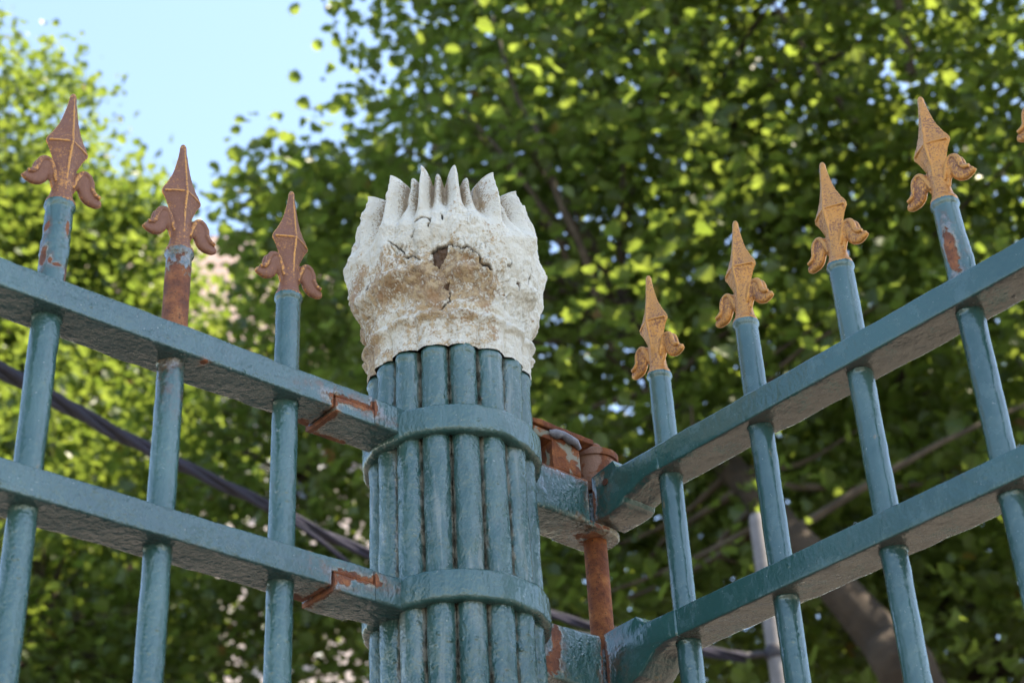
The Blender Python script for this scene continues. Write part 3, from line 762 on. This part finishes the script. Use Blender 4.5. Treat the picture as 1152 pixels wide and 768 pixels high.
# ------------------------------------------------------------------ trees
OUT = np.array([(0, -.50), (.16, -.36), (.43, -.30), (.39, -.08), (.55, .10), (.37, .19), (.33, .40), (.14, .38), (0, .60)])
def leaves_mesh(name, pos, size, seed, droop=.55, up=.9):
    r = np.random.default_rng(seed); n = len(pos)
    nrm = r.normal(size=(n, 3))*droop; nrm[:, 2] += up; nrm /= np.linalg.norm(nrm, axis=1)[:, None]
    t = r.normal(size=(n, 3)); t -= nrm*(t*nrm).sum(1)[:, None]; t /= np.linalg.norm(t, axis=1)[:, None]
    b = np.cross(nrm, t); s = size*r.uniform(.45, 1.25, n)
    k = len(OUT); fold = .22
    right = np.stack([OUT[:, 0], OUT[:, 1], OUT[:, 0]*fold - .42*OUT[:, 1]**2], -1); left = right*np.array([-1, 1, 1])
    loc = np.concatenate([right, left[1:-1]], 0)          # k + k-2 verts
    V = pos[:, None, :] + s[:, None, None]*(loc[None, :, :1]*t[:, None] + loc[None, :, 1:2]*b[:, None] + loc[None, :, 2:]*nrm[:, None])
    m = loc.shape[0]
    fR = list(range(k)); fL = [0] + [k+i for i in range(k-2)] + [k-1]; fL = fL[::-1]
    F = np.array([fR, fL]); idx = (np.arange(n)*m)[:, None, None] + F[None]
    me = bpy.data.meshes.new(name)
    me.vertices.add(n*m); me.vertices.foreach_set('co', V.reshape(-1))
    me.loops.add(n*2*k); me.loops.foreach_set('vertex_index', idx.reshape(-1).astype(np.int32))
    me.polygons.add(n*2); me.polygons.foreach_set('loop_start', np.arange(0, n*2*k, k, dtype=np.int32))
    me.update(calc_edges=True)
    at = me.attributes.new('leaf_tone', 'FLOAT', 'FACE')
    at.data.foreach_set('value', np.repeat(r.uniform(0, 1, n), 2).astype(np.float32))
    return me

def crown_points(lobes, clumps, per, spread, seed, cut=None):
    r = np.random.default_rng(seed); cs = []
    vol = np.array([a[3]*a[4]*a[5] for a in lobes])**.75; cnt = (vol/vol.sum()*clumps).astype(int)
    for (x, f, z, rx, rf, rz_), c in zip(lobes, cnt):
        d = r.normal(size=(c, 3)); d /= np.linalg.norm(d, axis=1)[:, None]
        rad = r.uniform(.25, 1.0, c)**.5
        p = d*rad[:, None]*np.array([rx, rf, rz_]) + np.array([x, f, z]); cs.append(p)
    cs = np.concatenate(cs)
    if cut is not None: cs = cs[cut(cs)]
    k = r.poisson(per, len(cs)).clip(4)
    idx = np.repeat(np.arange(len(cs)), k)
    sp = spread*r.uniform(.6, 1.35, len(cs))
    off = r.normal(size=(len(idx), 3))*sp[idx][:, None]*np.array([1, 1, .55])
    P = cs[idx]+off
    conv = lambda Q: np.stack([CAM[0]+RH[0]*Q[:, 0]+FH[0]*Q[:, 1], CAM[1]+RH[1]*Q[:, 0]+FH[1]*Q[:, 1], Q[:, 2]], -1)
    return conv(cs), conv(P)

def px(x, y, f):
    """street coordinates (right, forward, height) of a sight line"""
    a = (x-576)/1891.6; b = (384-y)/1891.6
    fw = .842-.5396*b; return (a/fw*f, f, CAMZ+(.5396+.842*b)/fw*f)

def clear_limb(c):
    """keep foliage off the near side of the leaning limb"""
    t = (c[:, 2]-5.0)/2.6; lx = 2.35-1.35*t
    return ~((np.abs(c[:, 0]-lx) < .42) & (c[:, 1] < 9.3) & (c[:, 2] < 6.6))
BARK = plain('plane_bark', (.022, .015, .010), (.052, .036, .024), 5, .9, .8, .05)
BARK2 = plain('pale_twig_bark', (.045, .034, .025), (.085, .066, .048), 9, .9, .4, .02)
def tree(label, base, leader, limbs, lobes, clumps, per, spread, size, seed, mat, group=None, cut=None, extra=(), twigs=.28, r0=.26):
    r = random.Random(seed); root = thing('plane_tree', label, 'tree', W(*base, 0), group); off = W(*base, 0)
    cs, P = crown_points(lobes, clumps, per, spread, seed, cut)
    mb = MB(); nodes = []
    def limb(pts, ra, rb, nseg=7):
        c = spline([W(*p) for p in pts], 5); rr = np.linspace(ra, rb, len(c))
        rr = rr*(1+.10*np.array([r.uniform(-1, 1) for _ in c])); tube(mb, [tuple(x) for x in c], list(rr), 12)
        nodes.extend([(x, q) for x, q in zip(c[2:], rr[2:])])
    limb([(base[0], base[1], -.1), *leader], r0, r0*.18)
    for pts, ra, rb in limbs: limb(pts, ra, rb)
    trunk = mb.build('trunk', BARK, root, off)
    tw = MB(); nn = np.array([x for x, _ in nodes])
    nr = np.array([q for _, q in nodes])
    for c in cs:
        if r.random() > twigs: continue
        d = np.linalg.norm(nn-c, axis=1) + np.where(nn[:, 2] > c[2]+.3, 3.0, 0); j = int(d.argmin())
        if d[j] > 2.2: continue
        a = nn[j]; mid = (a+c)/2 + np.array([r.uniform(-.2, .2), r.uniform(-.2, .2), r.uniform(-.15, .25)])
        ra = min(.03, nr[j]*.5)
        tube(tw, [tuple(q) for q in spline([a, mid, c], 3)], list(np.linspace(ra, .006, 7)), 5)
    for pts, ra, rb in extra:
        c = spline([W(*p) for p in pts], 5); tube(tw, [tuple(x) for x in c], list(np.linspace(ra, rb, len(c))), 7)
    if tw.n: tw.build('branches', BARK2, root, off)
    me = leaves_mesh('crown', P-np.array(off), size, seed+50)
    link('crown', me, mat, root, False)
    return root

LD = leaf_mat('dark_leaf', (.040, .064, .015), (.074, .112, .024), (.15, .215, .028), (.28, .36, .055), .52)
LB = leaf_mat('bright_leaf', (.040, .074, .015), (.080, .122, .026), (.12, .185, .022), (.25, .32, .05), .48)

tree('large dark plane tree filling the view behind the gate', (3.6, 11.8), [(3.7, 11.8, 2.5), (3.4, 12.0, 5), (3.3, 12.2, 8), (3.4, 12.4, 11), (3.3, 12.5, 14)],
     [([(3.6, 11.6, 2.6), (2.9, 10.2, 3.9), px(1010, 800, 9.0), px(975, 745, 9.1), px(905, 655, 9.2), px(830, 560, 9.7), px(760, 470, 10.4), px(700, 330, 11.0)], .21, .05),
      ([(3.5, 11.7, 5.2), (4.6, 11.5, 7), (5.8, 11.2, 9.5), (6.4, 11, 12)], .17, .05), ([(3.3, 11.5, 8), (2.2, 11.2, 10), (1.4, 10.8, 12.5), (1.0, 10.6, 15)], .12, .04),
      ([(3.4, 11.6, 6), (3.0, 12.8, 8), (2.6, 14, 11)], .13, .04)],
     [(3.4, 11.6, 11.2, 5.2, 3.2, 6.0), (.9, 11.0, 8.6, 2.6, 2.2, 2.9), (4.8, 11.0, 7.6, 3.6, 2.6, 2.8), (2.2, 11.5, 5.8, 3.0, 2.2, 1.9), (1.2, 11.2, 12.5, 2.1, 2.4, 3.2), (-1.45, 11, 9.4, .75, 1.3, 1.1), (4.6, 10.6, 11.0, 2.4, 1.6, 3.0)],
     2700, 27, .25, .117, 5, LD, 'plane trees behind the fence', twigs=.14, cut=clear_limb,
     extra=[([px(575, 20, 9.6), px(597, 110, 9.6), px(614, 140, 9.6), px(628, 190, 9.6), px(640, 235, 9.6), px(662, 290, 9.7), px(690, 400, 10)], .014, .032),
            ([px(530, 115, 9.7), px(590, 190, 9.7), px(630, 262, 9.8), px(648, 312, 10)], .012, .028), ([px(575, 140, 9.7), px(612, 168, 9.7), px(632, 208, 9.7)], .010, .018),
            ([px(890, 20, 9.8), px(915, 60, 9.8), px(940, 105, 9.8), px(975, 160, 10)], .013, .026), ([px(1028, 0, 9.6), px(1036, 60, 9.6), px(1042, 110, 9.7)], .03, .04)])
tree('bright sunlit plane tree standing apart at the left edge', (-7.8, 17), [(-7.7, 17, 4), (-7.6, 16.9, 8), (-7.4, 17, 12), (-7.5, 17, 15)],
     [([(-7.7, 17, 4.5), (-6.2, 16.6, 8), (-5.4, 16.5, 11)], .14, .04), ([(-7.7, 17, 6), (-9, 16.6, 10), (-9.6, 16.5, 13)], .14, .04)],
     [(-7.9, 17, 14.0, 3.1, 2.6, 4.4), (-5.6, 16.6, 12.0, 1.9, 2.0, 3.4), (-5.0, 16.6, 10.2, 1.9, 2.2, 2.8), (-4.75, 16.6, 13.1, 1.0, 1.3, 1.8), (-7.0, 16.5, 7.6, 3.6, 2.4, 3.0)],
     2000, 30, .25, .122, 21, LB, 'plane trees behind the fence', twigs=.3)
tree('plane tree with pink wall gleaming through it low behind the left fence', (-2.6, 14.5), [(-2.6, 14.4, 3), (-2.4, 14.4, 6), (-2.2, 14.4, 9.4)],
     [([(-2.6, 14.4, 3.2), (-3.8, 14.2, 5.5), (-4.4, 14, 8)], .12, .04), ([(-2.5, 14.4, 4), (-1.2, 14.2, 6.5), (-.6, 14, 8.6)], .12, .04)],
     [(-2.4, 14.4, 8.4, 2.5, 2.2, 3.3), (-4.5, 14.2, 7.6, 2.2, 1.9, 2.6), (-1.0, 14.2, 9.4, 2.2, 2.0, 3.6)],
     800, 27, .26, .12, 33, LB, 'plane trees behind the fence', twigs=.3, r0=.2)
tree('further plane tree with upright trunk behind the big one on the right', (6.6, 17), [(6.6, 17, 4), (6.4, 17, 8), (6.3, 17, 13)],
     [([(6.6, 17, 5), (5, 17, 9), (4.4, 17, 12)], .14, .04), ([(6.6, 17, 5), (8.2, 17, 9), (8.8, 17, 12)], .14, .04)],
     [(6.0, 17, 9.6, 4.2, 2.6, 5.2), (1.8, 17.5, 8.8, 3.2, 2.2, 3.6)], 1000, 24, .34, .15, 44, LB, 'plane trees behind the fence', twigs=.3)

tree('tall plane tree added out of view right of the viewer to shade the fence', (6.2, .2), [(6.2, .2, 4), (6.0, .4, 8), (5.5, .9, 13)],  # unseen tree, added to keep direct sun off the fence and gate
     [([(6.2, .2, 5), (5.0, .8, 9), (4.2, 1.0, 11.6)], .14, .04), ([(6.2, .2, 5.5), (7.0, -.6, 9), (7.4, -.8, 12)], .14, .04)],
     [(5.2, .9, 13.2, 3.3, 2.9, 3.2), (4.6, .7, 11.6, 2.6, 2.4, 2.0)], 1000, 24, .32, .18, 55, LD, 'added shade tree in front of the fence', twigs=.2)

# ------------------------------------------------------------------ light
SUN_EL, SUN_AZ = math.radians(62), math.radians(99)     # azimuth to the right of the view
sd = math.cos(SUN_EL)*(math.sin(SUN_AZ)*np.array([RH[0], RH[1], 0])+math.cos(SUN_AZ)*np.array([FH[0], FH[1], 0])) + np.array([0, 0, math.sin(SUN_EL)])
sun = bpy.data.lights.new('sun', 'SUN'); sun.energy = 4.0; sun.angle = math.radians(.53); sun.color = (1, .94, .84)
so = bpy.data.objects.new('sun', sun); COL.objects.link(so); so.location = (0, 0, 30)
so.rotation_euler = Vector(sd).to_track_quat('Z', 'Y').to_euler()
w = bpy.data.worlds.new('World'); S.world = w; w.use_nodes = True
nt = w.node_tree; nt.nodes.clear()
sky = nt.nodes.new('ShaderNodeTexSky'); sky.sky_type = 'NISHITA'; sky.sun_disc = False
sky.sun_elevation = SUN_EL; sky.sun_rotation = math.atan2(sd[0], sd[1]); sky.air_density = 1.0; sky.dust_density = .5; sky.ozone_density = 2.2
bg = nt.nodes.new('ShaderNodeBackground'); bg.inputs['Strength'].default_value = .12
wo = nt.nodes.new('ShaderNodeOutputWorld'); nt.links.new(sky.outputs[0], bg.inputs['Color']); nt.links.new(bg.outputs[0], wo.inputs['Surface'])

# ------------------------------------------------------------------ camera
cam = bpy.data.cameras.new('camera'); co = bpy.data.objects.new('camera', cam); COL.objects.link(co); S.camera = co
R = Vector((.758651, -.649776, -.04732)); U = Vector((-.321165, -.436194, .840588)); F = Vector((.566835, .622515, .539605))
m = Matrix((R, U, -F)).transposed().to_4x4(); m.translation = Vector(CAM); co.matrix_world = m
cam.sensor_width = 36; cam.lens = 36*1891.57/1152; cam.clip_start = .05; cam.clip_end = 3000
cam.dof.use_dof = True; cam.dof.focus_distance = 1.86; cam.dof.aperture_fstop = 7.6; cam.dof.aperture_blades = 9
S.view_settings.view_transform = 'Standard'; S.view_settings.look = 'None'; S.view_settings.exposure = 2.25; S.view_settings.use_white_balance = True; S.view_settings.white_balance_temperature = 7500; S.view_settings.gamma = 1
S.view_settings.use_curve_mapping = False
S.cycles.max_bounces = 8; S.cycles.transmission_bounces = 6; S.cycles.diffuse_bounces = 5
